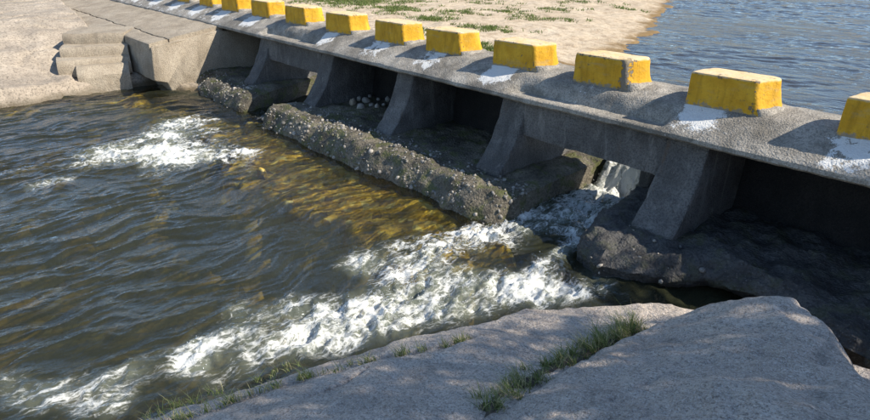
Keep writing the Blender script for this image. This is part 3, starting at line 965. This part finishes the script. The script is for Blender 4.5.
def footing(name, label, x0, x1, front, base, mat, seed, nstone, nbig, xmax=99, skewr=0.0, skewl=0.0, xs_step=.045, srange=(.008, .036), clump=None, lit=True):
    """front(x) -> list of (y, z) from the front foot up over the lip; the rest of the section is closed behind"""
    root = empty(name, ((x0 + x1) / 2, 6.5, base))
    tag(root, label, 'footing', 'rubble footings under the bridge piers')
    xs = np.arange(x0, x1 + .001, xs_step)
    loops = []
    for x in xs:
        f = front(x)
        e = min(1, max(0, (x - x0) / .22)); e2 = min(1, max(0, (x1 - x) / .3))
        ins = (1 - math.sqrt(1 - (1 - e) ** 2)) * .28 + (1 - math.sqrt(1 - (1 - e2) ** 2)) * .3
        pr = [(8.1, base - .6), (f[0][0] + .1 + ins, base - .6)] + [(y + ins, z - ins * .35) for y, z in f] + [(8.1, f[-1][1])]
        pr = resample(pr, .05)
        loops.append((x, pr))
    m = max(len(p) for _, p in loops)
    LL = []
    for x, pr in loops:
        c = np.vstack([pr, pr[:1]])
        d = np.concatenate([[0], np.cumsum(np.linalg.norm(np.diff(c, axis=0), axis=1))])
        q = np.linspace(0, d[-1], m, endpoint=False)
        yy = np.interp(q, d, c[:, 0]); zz = np.interp(q, d, c[:, 1])
        t = (x - x0) / (x1 - x0)
        sk = skewl * (1 - t) + skewr * t
        LL.append(np.column_stack([x + sk * (yy - 5.6), yy, zz]))
    me = loft(name, LL)
    roughen(me, .05, 1.1, 3, seed + 1)
    roughen(me, .035, 2.4, 5, seed)
    roughen(me, .022, 8.0, 3, seed + 2)
    if seed == 151: roughen(me, .06, 4.0, 4, 158)
    ob = link('rubble_body', me, mat); ob.parent = root
    ob.matrix_parent_inverse = Matrix.Translation(-Vector(root.location))
    # stones bedded in the front face
    n = len(me.vertices)
    co = np.zeros(n * 3, np.float32); me.vertices.foreach_get('co', co); co = co.reshape(-1, 3)
    no = np.zeros(n * 3, np.float32); me.vertex_normals.foreach_get('vector', no); no = no.reshape(-1, 3)
    dens_ = .55 + .6 * fbm(co[:, 0] * 1.3, co[:, 2] * 3, oct=3, seed=seed + 3)
    ok = np.where((co[:, 0] < xmax) & (co[:, 1] < 6.15) & (co[:, 2] > ZW - .15) & (rng.uniform(0, 1, n) < np.clip(dens_, .05, 1)))[0]
    pts = []
    for _ in range(nstone):
        i = ok[rng.integers(len(ok))]
        r = srange[0] + (srange[1] - srange[0]) * rng.uniform(0, 1) ** 3
        p = co[i] + rng.normal(0, .025, 3) * np.array([1, .4, .4]) - no[i] * r * .38
        pts.append((p, r))
    so = link('embedded_stones', stones_mesh('embedded_stones', pts), M['stone']); so.parent = root
    so.matrix_parent_inverse = ob.matrix_parent_inverse
    so['kind'] = 'stuff'
    for _ in range(nbig):
        i = ok[rng.integers(len(ok))]
        r = rng.uniform(.03, .055)
        so = link('stone', stones_mesh('stone', [(co[i] - no[i] * r * .5, r)], 1), M['stone']); so.parent = root
        so.matrix_parent_inverse = ob.matrix_parent_inverse
    return root


def f1(x):
    k = .10 * float(vn(x * .9, 1.7, seed=11)) + .05 * float(vn(x * 3, 1.7, seed=12))
    y0 = 5.18 + .035 * (x + 11) + k
    return [(y0 + .1, -1.95), (y0 + .04, -1.72), (y0 + .1, -1.5), (y0 + .2, -1.35), (y0 + .25, -1.295), (y0 + .31, -1.28), (6.15, -1.285)]


footing('rubble_footing', 'long rubble footing with pale pebbly front above the golden shallows, under the middle piers', -11.45, -5.12, f1, -1.5, M['footing'], 111, 1900, 14, skewr=-.05)


def f2(x):
    k = .10 * float(vn(x * 1.1, 4.7, seed=13))
    y0 = 5.42 + k - .05 * (x + 14)
    return [(y0 + .05, -1.95), (y0, -1.72), (y0 + .08, -1.52), (y0 + .22, -1.38), (y0 + .4, -1.31), (6.2, -1.29)]


footing('rubble_footing', 'short rubble footing beside the pale abutment with alternate sunlit and shaded front', -16.0, -12.55, f2, -1.5, M['footing'], 131, 800, 8, skewr=-.3)


def f3(x):
    yf = float(np.interp(x, [-4.1, -3.6, -3.1, -2.6, -2.1, -1.5, -.8, 0, 2], [5.55, 5.32, 5.5, 5.86, 5.95, 5.8, 5.55, 5.5, 5.6])) + .06 * float(vn(x * 2.2, 3.3, seed=14))
    u = float(np.interp(x, [-4.1, -3.3, -2.7, -1.8, -1], [-.04, .02, .45, .5, .2]))
    return [(yf + u, -1.95), (yf + u * .9, -1.72), (yf + u * .2, -1.58), (yf, -1.5), (yf + .12, -1.38), (6.12, -1.29)]


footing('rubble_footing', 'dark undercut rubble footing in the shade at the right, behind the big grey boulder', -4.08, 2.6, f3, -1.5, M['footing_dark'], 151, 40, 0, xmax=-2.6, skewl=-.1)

# loose stones inside the second closed bay
st_root = []
pos = [tuple(onz(a_, b_, -1.24)[:2]) for a_, b_ in [(353, 103), (359, 98), (366, 101), (372, 105), (378, 99), (384, 104), (370, 96), (361, 107), (388, 99), (377, 107), (365, 95)]]
lab = ['pale round stone at the left of the heap of stones under the bridge']
for i, (x, y) in enumerate(pos):
    r = .05 + .03 * random.random()
    if i == 0: r = .1
    z = -1.285 + r * .5
    me = stones_mesh('loose_stone', [((0, 0, 0), r)], 1)
    o = link('loose_stone', me, M['wall'] if i == 0 else M['stone'])
    o.location = (x, y, z)
    tag(o, 'largest pale round stone in the small heap under the bridge' if i == 0 else 'small stone in the heap lying under the bridge in the shade', 'stone', 'stones heaped under the bridge')

# droplets thrown up over the white water
cand = np.argwhere((FOAM > .55) & (WX > -6.5))
pick = cand[rng.integers(len(cand), size=2600)]
pts = [((WX[j, i], WY[j, i], WZ[j, i] + .01 + .09 * rng.uniform(0, 1) ** 2.5), rng.uniform(.0015, .0045)) for j, i in pick]
t_ = NT('spray')
M['spray'] = t_.done(t_.bsdf((.8, .82, .82), .2, None, .5))
o = link('spray', stones_mesh('spray', pts), M['spray'])
tag(o, 'fine droplets thrown up over the white rapids', 'spray', kind='stuff')

# ------------------------------------------------------------------ yellow guard blocks
def guard_block(x, seed):
    r_ = random.Random(seed)
    l, w, h = .80 + r_.uniform(-.035, .02), .47, .35
    corners = [(0, 0, .03), (l, .03, .05 + .02 * r_.random()), (l + .09, w, .13), (.03, w - .02, .08)]
    zs = [(-.06, .055), (0.0, .05), (.03, .035), (.07, .022), (.13, .012), (.19, .006), (.25, 0), (.30, -.003), (.335, -.007), (.346, -.014), (.351, -.03), (.352, -.08), (.354, -.15)]
    loops = []
    for z, g in zs:
        ring = []
        for i, (cx, cy, rad) in enumerate(corners):
            ax_, ay_ = [(cx + rad, cy + rad), (cx - rad, cy + rad), (cx - rad, cy - rad), (cx + rad, cy - rad)][i]
            a0 = [180, 270, 0, 90][i]
            for a in np.linspace(a0, a0 + 90, 7):
                ring.append(np.array([ax_ + rad * math.cos(R(a)), ay_ + rad * math.sin(R(a))]))
        ring = np.array(resample(ring, .05))
        out = []
        c = np.array([l / 2, w / 2])
        for p in ring:
            d = (p - c) / np.array([l / 2, w / 2])
            gx = g * (1.8 if p[0] > c[0] else .15) if g > 0 else g
            gy = g * (1.2 if p[1] > c[1] else .12) if g > 0 else g
            if g < -.03:
                q = c + (p - c) * (1 + g / .23 * .9)
            else:
                q = p + np.array([np.clip(d[0], -1, 1) * gx, np.clip(d[1], -1, 1) * gy])
            out.append((q[0], q[1], z))
        loops.append(out)
    me = loft('guard_block', loops)
    roughen(me, .007, 5, 4, seed, off=(seed * 3.1, 0, 0))
    co = np.zeros(len(me.vertices) * 3, np.float32); me.vertices.foreach_get('co', co); co = co.reshape(-1, 3)
    ex = np.exp(-np.abs(co[:, 0] - l + .01) / .03) * np.exp(-np.abs(co[:, 1]) / .06) + np.exp(-np.abs(co[:, 2] - .34) / .012) * .6
    if seed == 204: ex = ex + 1.6 * np.exp(-((co[:, 0] - l) / .09) ** 2) * np.exp(-((co[:, 1]) / .12) ** 2)
    attr(me, 'edge', np.clip(ex, 0, 2))
    o = link('guard_block', me, M['yellow'])
    o.location = (x - .02, 6.885 + .02 * r_.uniform(-1, 1), .02)
    o.rotation_euler = (0, 0, R(r_.uniform(-1.5, 2.5)))
    # rough mortar bed showing along the right end and the back
    ring0 = [(.06, .12), (.3, .09), (l - .1, .07), (l + .06, .03), (l + .15, .12), (l + .19, w * .6), (l + .16, w + .03), (l - .1, w + .07), (.1, w + .05), (.01, w - .04)]
    loops = []
    for z, k in ((-.07, 1.05), (0.0, 1.03), (.035, 1.0), (.058, .97), (.066, .9), (.068, .6)):
        c_ = np.array([l / 2 + .03, w / 2])
        rr_ = resample([(np.array(p) - c_) * k + c_ for p in ring0], .05) if not loops else None
        if rr_ is not None: base_ = (rr_ - c_) / k
        loops.append([(q[0] * k + c_[0], q[1] * k + c_[1], z) for q in base_])
    mm = loft('mortar_bed', loops)
    roughen(mm, .016, 8, 4, seed + 900, off=(seed * 2.3, 0, 0), sharp=0)
    mo_ = link('mortar_bed', mm, M['deck']); mo_.parent = o
    return o


bl = {0: 'yellow guard block on the bridge, second beyond the right edge of the photo',
      1: 'yellow guard block on the bridge, first beyond the right edge of the photo',
      2: 'yellow block cut off by the right edge of the photo, above the dark bay',
      3: 'largest whole yellow block, with rounded right end and the blue upstream water behind it',
      4: 'yellow block with crumbling right corner above the deep beam and white chute',
      5: 'fourth yellow block from the right, standing just left of the recessed ledge',
      6: 'fifth yellow block from the right, above the wide shaded bay',
      7: 'sixth yellow block from the right, over the third sloping pier from the right',
      8: 'seventh yellow block from the right, nearly over the heap of loose stones',
      9: 'eighth yellow block from the right, above the second recessed ledge',
      10: 'ninth yellow block from the right, above the short footing',
      11: 'tenth yellow block from the right, above the pale abutment',
      12: 'eleventh yellow block from the right, at the top edge of the photo',
      13: 'yellow block on the left bank, its top cut off, twelfth from the right',
      14: 'leftmost yellow block partly in the photo, thirteenth from the right',
      15: 'yellow block beyond the top edge, throwing the second stripe of shadow from the left',
      16: 'yellow block beyond the top edge, throwing the leftmost stripe of shadow'}
for k, x in enumerate(BX):
    o = guard_block(x, 200 + k)
    tag(o, bl[k], 'guard block', 'yellow blocks along the bridge edge')

# ------------------------------------------------------------------ steps down to the water on the left bank
steps = empty('stone_steps', (-16.9, 4.0, -1.6))
tag(steps, 'worn pale concrete steps leading down beside the abutment to the water', 'steps')


def step(x_l, y_l, x_r, y_r, ztop, zbot, back, seed, bev=.05):
    a = np.array([x_l, y_l]); b = np.array([x_r, y_r])
    d = (b - a) / np.linalg.norm(b - a); a = a - d * .06; nrm = np.array([-d[1], d[0]])
    if nrm[0] > 0: nrm = -nrm
    n = 16
    loops = []
    for t in np.linspace(0, 1, n):
        p = a + (b - a) * t
        e = .035 * (math.exp(-t / .05) + math.exp(-(1 - t) / .05))
        sec = [(0 + e, zbot), (-.01 + e, (ztop + zbot) / 2), (.01 + e, ztop - bev), (bev + e, ztop - e * .3), (back * .5, ztop + .01), (back, ztop + .015), (back, zbot)]
        sec = resample(sec, .07)
        loops.append([(p[0] + nrm[0] * s, p[1] + nrm[1] * s, z) for s, z in sec])
    m = min(len(l) for l in loops); loops = [l[:m] if len(l) == m else [l[int(i * len(l) / m)] for i in range(m)] for l in loops]
    me = loft('step', loops)
    roughen(me, .013, 3, 4, seed)
    o = link('step', me, M['wall']); o.parent = steps
    o.matrix_parent_inverse = Matrix.Translation(-Vector(steps.location))
    return o


step(-18.1, 3.5, -17.35, 4.66, -.47, -.80, 1.3, 161)
step(-17.6, 3.3, -17.0, 4.62, -.72, -1.05, .9, 162)
step(-17.15, 3.1, -16.8, 4.58, -.95, -1.35, .7, 163, .07)
step(-16.75, 3.4, -16.45, 4.42, -1.08, -1.95, .7, 164, .2)

# flat wet rock at the foot of the abutment
def heightrock(name, cx, cy, zt, rx, ry, h, rot, seed, mat, step_=.05, amp=.06, flat=3.0):
    n = int(2.6 * max(rx, ry) / step_)
    u, v = np.meshgrid(np.linspace(-1.3, 1.3, n), np.linspace(-1.3, 1.3, n))
    rr = (np.abs(u) ** 2.4 + np.abs(v) ** 2.4) ** (1 / 2.4) + .12 * fbm(u * 1.5 + seed, v * 1.5, oct=3, seed=seed)
    z = zt - h * np.clip(rr, 0, 1.3) ** flat + amp * fbm(u * 2.5 + seed, v * 2.5, oct=4, seed=seed + 1)
    c, s_ = math.cos(R(rot)), math.sin(R(rot))
    X = cx + (u * rx * c - v * ry * s_); Y = cy + (u * rx * s_ + v * ry * c)
    me, _ = grid_mesh(name, X, Y, z, rr < 1.28)
    return link(name, me, mat)


c = onz(172, 90, ZW)
o = heightrock('shore_rock', c[0] - .1, c[1] + .3, ZW + .14, 1.0, .5, .45, 20, 7, M['granite_far'], amp=.04)
tag(o, 'low wet brown rock at the water below the pale abutment', 'rock')
c = onz(262, 170, ZW)
o = heightrock('shore_rock', c[0], c[1], ZW + .02, .28, .09, .25, -10, 9, M['bed'], .025, .02)
tag(o, 'small reddish rock just breaking the water left of the golden shallows', 'rock')

o = heightrock('shore_rock', -5.72, 8.2, -1.02, .34, .3, .75, 10, 41, M['granite_far'], .03, .05, 2.4)
tag(o, 'pale sunlit rock seen through the opening beside the white chute', 'rock')
# ------------------------------------------------------------------ granite in the foreground
def P(px, py, z):
    return onz(px, py, z)


# left slab
A_pts = [(0, 0, .12), (1.2, -1, .3), (1.0, .8, .2), (-1, -.2, -.08), (-2, -.3, -.52), (-3, -.4, -1.0), (-1, 1.2, -.3), (-2.2, -1.4, -.7), (-3.6, -1.4, -1.4), (0, -2, .1)]
A_pts += [tuple(P(*q)) for q in [(435, 420, -.72), (300, 420, -.85), (200, 419, -1.14), (350, 382, -.93), (300, 400, -.92), (440, 352, -.90), (480, 372, -.86), (540, 355, -.92), (600, 316, -1.02), (560, 303, -1.08), (510, 313, -1.08),
                                    (450, 328, -1.12), (400, 338, -1.15), (350, 352, -1.2), (300, 366, -1.26), (250, 385, -1.34), (190, 402, -1.42), (135, 419, -1.48), (650, 301, -1.03), (690, 305, -1.1)]]
SA = tps(A_pts, 4e-3)
A_edge = [P(*q)[:2] for q in [(60, 445, -1.58), (135, 419, -1.5), (190, 402, -1.44), (250, 383, -1.36), (300, 364, -1.28), (350, 350, -1.22), (400, 336, -1.17), (450, 326, -1.14), (510, 311, -1.10), (560, 302, -1.10), (610, 299, -1.06), (650, 300, -1.05), (700, 306, -1.12)]]
A_poly = [p for p in A_edge] + [np.array(p) for p in [(-1.6, 4.6), (-.2, 4.4), (2.6, 4.0), (3, -3), (-3.2, -3), (-4.6, -1.2)]]
tier = [P(*q)[:2] for q in [(60, 445, -1.3), (140, 420, -1.25), (200, 400, -1.14), (260, 379, -1.06), (330, 361, -1.0), (390, 351, -.95), (440, 346, -.92), (470, 333, -.95)]]
gx, gy = np.meshgrid(np.arange(-5.1, 3.0, .02), np.arange(-3.0, 5.3, .02))
sd = sdist(gx, gy, A_poly) + .035 * fbm(gx * 3, gy * 3, oct=3, seed=171)
za = SA(gx, gy)
# shallow gutter between the upper and the lower tier
td = seg_dist(gx, gy, tier)
za = za - .06 * np.exp(-(td / .045) ** 2) + .007 * fbm(gx * 11, gy * 11, oct=3, seed=176) + .022 * fbm(gx * 2.4, gy * 2.4, oct=5, seed=173) + .02 * vn(gx * .9, gy * .9, seed=174)
cr = seg_dist(gx + .02 * vn(gx * 6, gy * 6, seed=175), gy, [P(308, 398, -.93)[:2], P(340, 384, -.93)[:2], P(368, 367, -.95)[:2]])
za -= .035 * np.exp(-(cr / .014) ** 2)
za = za - np.where(sd > -.16, 1.0 * np.clip((sd + .16) / .5, 0, 2) ** 1.9, 0)
me, _ = grid_mesh('granite_slab', gx, gy, za, sd < .55)
o = link('granite_slab', me, M['granite_near'])
tag(o, 'broad low grey granite slab along the water in the left foreground', 'rock', 'foreground rocks')

# right boulder
B_pts = [tuple(P(*q)) for q in [(470, 425, -.80), (510, 395, -.82), (560, 366, -.86), (600, 345, -.89), (640, 322, -.92), (690, 305, -.80), (715, 299, -.62), (740, 296, -.52), (770, 295, -.47), (800, 298, -.45),
                                 (600, 385, -.62), (560, 418, -.58), (700, 335, -.62), (680, 370, -.52), (760, 335, -.45), (700, 405, -.42), (800, 405, -.32), (830, 345, -.44), (850, 362, -.46), (872, 385, -.46)]]
B_pts += [(0, 2.2, -.1), (-.2, 3.0, -.22), (.5, 3.4, -.2), (-1.2, 1.4, -.36), (0, 1, .02)]
SB = tps(B_pts, 4e-3)
B_poly = [P(*q)[:2] for q in [(440, 445, -.74), (478, 418, -.77), (520, 388, -.79), (570, 359, -.82), (610, 338, -.86), (645, 319, -.88), (690, 303, -.78), (715, 297, -.64), (740, 293.5, -.54), (770, 293, -.49), (800, 295.5, -.47), (835, 330, -.5), (852, 352, -.5), (876, 380, -.5)]]
B_poly += [np.array(p) for p in [(-.35, 3.75), (.2, 3.9), (1.2, 3.6), (1.6, 1.2), (0, .75), (-1.3, 1.15)]]
gx, gy = np.meshgrid(np.arange(-2.9, 2.0, .0175), np.arange(.3, 5.2, .0175))
sd = sdist(gx, gy, B_poly) + .03 * fbm(gx * 4, gy * 4, oct=3, seed=181) + .05 * vn(gx * 1.6, gy * 1.6, seed=182)
zb = SB(gx, gy) + .045 * fbm(gx * 1.9, gy * 1.9, oct=5, seed=183) + .016 * fbm(gx * 6, gy * 6, oct=4, seed=184)
rd = np.abs(vn(gx * 1.6 - gy * .9, gy * .5 + gx * .4, seed=185))
zb -= .012 * np.exp(-(rd / .03) ** 2)
zb = zb - np.where(sd > -.13, 1.35 * np.clip((sd + .13) / .42, 0, 2) ** 1.8, 0)
me, _ = grid_mesh('granite_boulder', gx, gy, zb, sd < .5)
o = link('granite_boulder', me, M['granite_near'])
tag(o, 'big rounded grey granite boulder in the right foreground', 'rock', 'foreground rocks')
o = heightrock('granite_boulder', -.28, 4.55, -.72, .62, .5, .9, 15, 31, M['granite_near'], .03, .03, 2.2)
tag(o, 'small piece of grey rock at the right edge beyond the big boulder', 'rock', 'foreground rocks')

# right bank under the bridge end (outside the view)
rx_, ry_ = np.meshgrid(np.arange(.6, 12, .15), np.arange(-8, 14, .15))
rz = -1.9 + 1.75 * smooth(.8, 3.2, rx_ + .3 * fbm(rx_ * .7, ry_ * .7, oct=3, seed=191)) + .08 * fbm(rx_ * 1.1, ry_ * 1.1, oct=4, seed=192)
me, _ = grid_mesh('right_bank', rx_, ry_, rz)
tag(link('right_bank', me, M['granite_far']), kind='structure', label='rocky right bank outside the view')


# ------------------------------------------------------------------ grass
def blades(specs):
    """specs: (x, y, z, height, lean_x, lean_y, width)"""
    V, F = [], []
    o = 0
    for x, y, z, h, lx_, ly_, w in specs:
        a = random.uniform(0, 6.28)
        wx1, wy1 = math.cos(a) * w, math.sin(a) * w
        for f, k in ((0, 1.0), (.4, .85), (.75, .5)):
            px, py, pz = x + lx_ * f * f, y + ly_ * f * f, z + h * f * (1 - .15 * f)
            V += [(px - wx1 * k, py - wy1 * k, pz), (px + wx1 * k, py + wy1 * k, pz)]
        V.append((x + lx_, y + ly_, z + h * .85))
        F += [(o, o + 1, o + 3, o + 2), (o + 2, o + 3, o + 5, o + 4), (o + 4, o + 5, o + 6)]
        o += 7
    return raw_mesh('grass', V, F)


def tufts(line, n, spread, hmin, hmax, per, zf, seed, w=.0028, weight=None):
    random.seed(seed)
    out = []
    L_ = np.array(line)
    d = np.concatenate([[0], np.cumsum(np.hypot(*np.diff(L_, axis=0).T))])
    for _ in range(n):
        s_ = random.random()
        if weight: s_ = weight(s_)
        q = s_ * d[-1]
        x = np.interp(q, d, L_[:, 0]) + random.gauss(0, spread); y = np.interp(q, d, L_[:, 1]) + random.gauss(0, spread)
        hh = random.uniform(hmin, hmax)
        for _ in range(random.randint(per // 2, per)):
            bx_, by_ = x + random.gauss(0, .02), y + random.gauss(0, .02)
            h = hh * random.uniform(.45, 1.1)
            out.append((bx_, by_, zf(bx_, by_) - .015, h, random.gauss(-.25, .55) * h, random.gauss(-.1, .55) * h, w * random.uniform(.6, 1.4)))
    return out


def zA(x, y):
    return float(SA(np.array(x), np.array(y)))


cl = [P(*q)[:2] for q in [(482, 418, -.80), (500, 398, -.81), (522, 384, -.82), (560, 360, -.85), (600, 340, -.87), (640, 320, -.9)]]
sp = tufts(cl, 95, .055, .05, .17, 26, zA, 301) + tufts(cl[4:], 14, .025, .14, .24, 26, zA, 302)
o = link('crack_grass', blades(sp), M['grass'])
q_ = resample([np.array(p) for p in cl], .03, False)
V_, F_ = [], []
for i, p in enumerate(q_):
    for j, t_w in enumerate((-.07, -.035, 0, .035, .07)):
        x, y = p[0] + t_w * .8 + .012 * random.gauss(0, 1), p[1] - t_w * .5 + .012 * random.gauss(0, 1)
        V_.append((x, y, zA(x, y) + .02 - abs(t_w) * .35 + .006 * random.gauss(0, 1)))
        if i and j: F_.append((i * 5 + j - 6, i * 5 + j - 5, i * 5 + j, i * 5 + j - 1))
so = link('crack_soil', raw_mesh('crack_soil', V_, F_), M['grit'])
tag(so, 'dark soil and litter filling the crack under the grass', 'soil', kind='stuff')
tag(o, 'green and straw grass filling the crack between slab and boulder', 'grass', kind='stuff')
tl = [p for p in tier[1:7]]
sp = tufts(tl[:5], 34, .03, .05, .11, 24, zA, 303) + tufts([tier[4], tier[5], tier[6], tier[7]], 14, .02, .05, .11, 26, zA, 304)
o = link('ledge_grass', blades(sp), M['grass'])
tag(o, 'sparse grass along the ledge of the low granite slab', 'grass', kind='stuff')
sl = [P(*q)[:2] for q in [(165, 408, -1.44), (210, 394, -1.4), (250, 380, -1.34), (285, 366, -1.28)]]
sp = tufts(sl, 22, .09, .04, .10, 18, zA, 305)
o = link('shore_grass', blades(sp), M['grass'])
tag(o, 'matted dry grass hanging at the waterline of the slab', 'grass', kind='stuff')

# grass patches on the sand
sp = []
random.seed(400)
def zS(x, y):
    return float(bz[min(bz.shape[0] - 1, max(0, int((y - 7.6) / .13))), min(bz.shape[1] - 1, max(0, int((x + 46) / .13)))])

pc = []
for px, py, n, spread in [(395, 13, 44, .8), (430, 22, 26, .5), (460, 16, 16, .6), (478, 30, 14, .5), (500, 33, 8, .4), (510, 14, 12, .6), (530, 20, 10, .5), (555, 12, 12, .6), (580, 3, 14, .8),
                         (340, 5, 60, 1.1), (370, 5, 50, .9), (410, 5, 16, .8), (450, 45, 12, .3), (470, 48, 14, .3), (490, 52, 8, .25), (320, 2, 24, 1.0), (560, 22, 8, .5), (425, 35, 10, .4), (300, -8, 30, 1.4),
                         (620, 8, 5, .5), (480, 5, 10, .8)]:
    c = onz(px, py, ZU + .2)
    for _ in range(int(n * 1.6)):
        x, y = c[0] + random.gauss(0, spread), c[1] + random.gauss(0, spread * .8)
        if sdist(np.array([x]), np.array([y]), bank)[0] > -.3: continue
        for _ in range(22):
            bx_, by_ = x + random.gauss(0, .11), y + random.gauss(0, .11)
            h = random.uniform(.03, .11)
            sp.append((bx_, by_, zS(bx_, by_) - .02, h + .03, random.gauss(0, .7) * h, random.gauss(0, .7) * h, .013))
o = link('sand_grass', blades(sp), M['sandgrass'])
tag(o, 'scattered green grass patches on the sand bank', 'grass', kind='stuff')


# ------------------------------------------------------------------ tree on the right bank whose shade lies on the foreground rock
def tree(name, base, crowns, nleaf, leaf, seed, label):
    rnd = random.Random(seed)
    root = empty(name, base)
    tag(root, label, 'tree')
    segs = []
    top = Vector((np.mean([c[0] for c in crowns]), np.mean([c[1] for c in crowns]), min(c[2] for c in crowns) - .5))
    b = Vector(base)
    fork = b.lerp(top, .75)
    segs.append((b, fork, .26, .17))
    for cx, cy, cz, r in crowns:
        c_ = Vector((cx, cy, cz))
        segs.append((fork, c_, .14, .05))
        for _ in range(5):
            e = c_ + Vector((rnd.gauss(0, 1), rnd.gauss(0, 1), rnd.gauss(0, .7))).normalized() * r * .8
            segs.append((fork.lerp(c_, rnd.uniform(.5, 1)), e, .04, .012))
    V, F, o_ = [], [], 0
    for p, q, r0, r1 in segs:
        d = (q - p); ax_ = d.normalized(); s1 = ax_.orthogonal().normalized(); s2 = ax_.cross(s1)
        for k in range(5):
            c_ = p + d * (k / 4) + (s1 * rnd.gauss(0, .03) + s2 * rnd.gauss(0, .03)) * (1 if 0 < k < 4 else 0)
            r_ = r0 + (r1 - r0) * k / 4
            V += [tuple(c_ + (s1 * math.cos(a) + s2 * math.sin(a)) * r_) for a in np.linspace(0, 6.283, 8, endpoint=False)]
        for k in range(4):
            for j in range(8):
                F.append((o_ + k * 8 + j, o_ + k * 8 + (j + 1) % 8, o_ + k * 8 + 8 + (j + 1) % 8, o_ + k * 8 + 8 + j))
        o_ += 40
    t = link('trunk', raw_mesh('trunk', V, F), M['bark']); t.parent = root
    t.matrix_parent_inverse = Matrix.Translation(-Vector(base))
    g = np.random.default_rng(seed)
    vol = np.array([c[3] ** 2 for c in crowns]); vol = vol / vol.sum()
    pick = g.choice(len(crowns), nleaf, p=vol)
    C = np.array(crowns)[pick]
    d = g.normal(size=(nleaf, 3)); d /= np.linalg.norm(d, axis=1, keepdims=True)
    rr = C[:, 3] * g.uniform(.25, 1, nleaf) ** .5 * (1 + .2 * vn(d[:, 0] * 2, d[:, 1] * 2, d[:, 2] * 2, seed=seed))
    pc_ = C[:, :3] + d * rr[:, None] * np.array([1, 1, .75])
    a = g.normal(size=(nleaf, 3)); a /= np.linalg.norm(a, axis=1, keepdims=True)
    b_ = np.cross(a, g.normal(size=(nleaf, 3))); b_ /= np.linalg.norm(b_, axis=1, keepdims=True)
    sz = leaf * g.uniform(.6, 1.3, (nleaf, 1))
    V = np.stack([pc_ - a * sz, pc_ + b_ * sz * .45, pc_ + a * sz, pc_ - b_ * sz * .45], 1).reshape(-1, 3)
    F = np.arange(nleaf * 4).reshape(-1, 4)
    cr_ = link('crown', raw_mesh('crown', V, F, False), M['leaf']); cr_.parent = root
    cr_.matrix_parent_inverse = Matrix.Translation(-Vector(base))


def shade_pt(x, y, z, h):
    """a point above (x,y,z) towards the sun, h metres higher"""
    k = h / sdir.z
    return (x + sdir.x * k, y + sdir.y * k, z + h)


crowns = []
for (x, y, z, r, h) in [(-3.3, .5, -1.2, .85, 5.6), (-3.0, 1.4, -1.1, .8, 5.8), (-2.65, 2.2, -1.05, .8, 5.9), (-2.3, 3.0, -1., .75, 5.9), (-1.6, 3.2, -.6, .8, 5.7), (-1.3, 2.2, -.4, 1.2, 6.0), (-.6, 3.3, -.3, .8, 5.8), (-2.0, .5, -.6, 1.1, 6.0), (-3.9, -.4, -1.3, .9, 5.5), (-.6, .8, -.1, 1.2, 6.2), (.4, 2.2, 0, 1.0, 6.0), (-2.2, 1.4, -.8, .9, 6.0), (-2.55, 3.3, -1.05, .62, 5.9), (-2.0, 3.75, -1.0, .55, 5.7), (-3.25, 5.35, -1.45, .42, 5.6), (-2.7, 5.6, -1.45, .42, 5.5), (-2.0, 5.5, -1.45, .5, 5.5), (-1.2, 5.1, -1.2, .6, 5.6), (-.5, 4.4, -.8, .7, 5.6), (-3.25, 2.0, -1.15, .55, 5.8), (-3.5, 1.1, -1.25, .55, 5.7)]:
    crowns.append((*shade_pt(x, y, z, h), r))
tree('shade_tree', (4.6, 7.2, -.2), crowns, 15500, .046, 77, 'leafy tree on the right bank outside the view, shading the foreground rock')
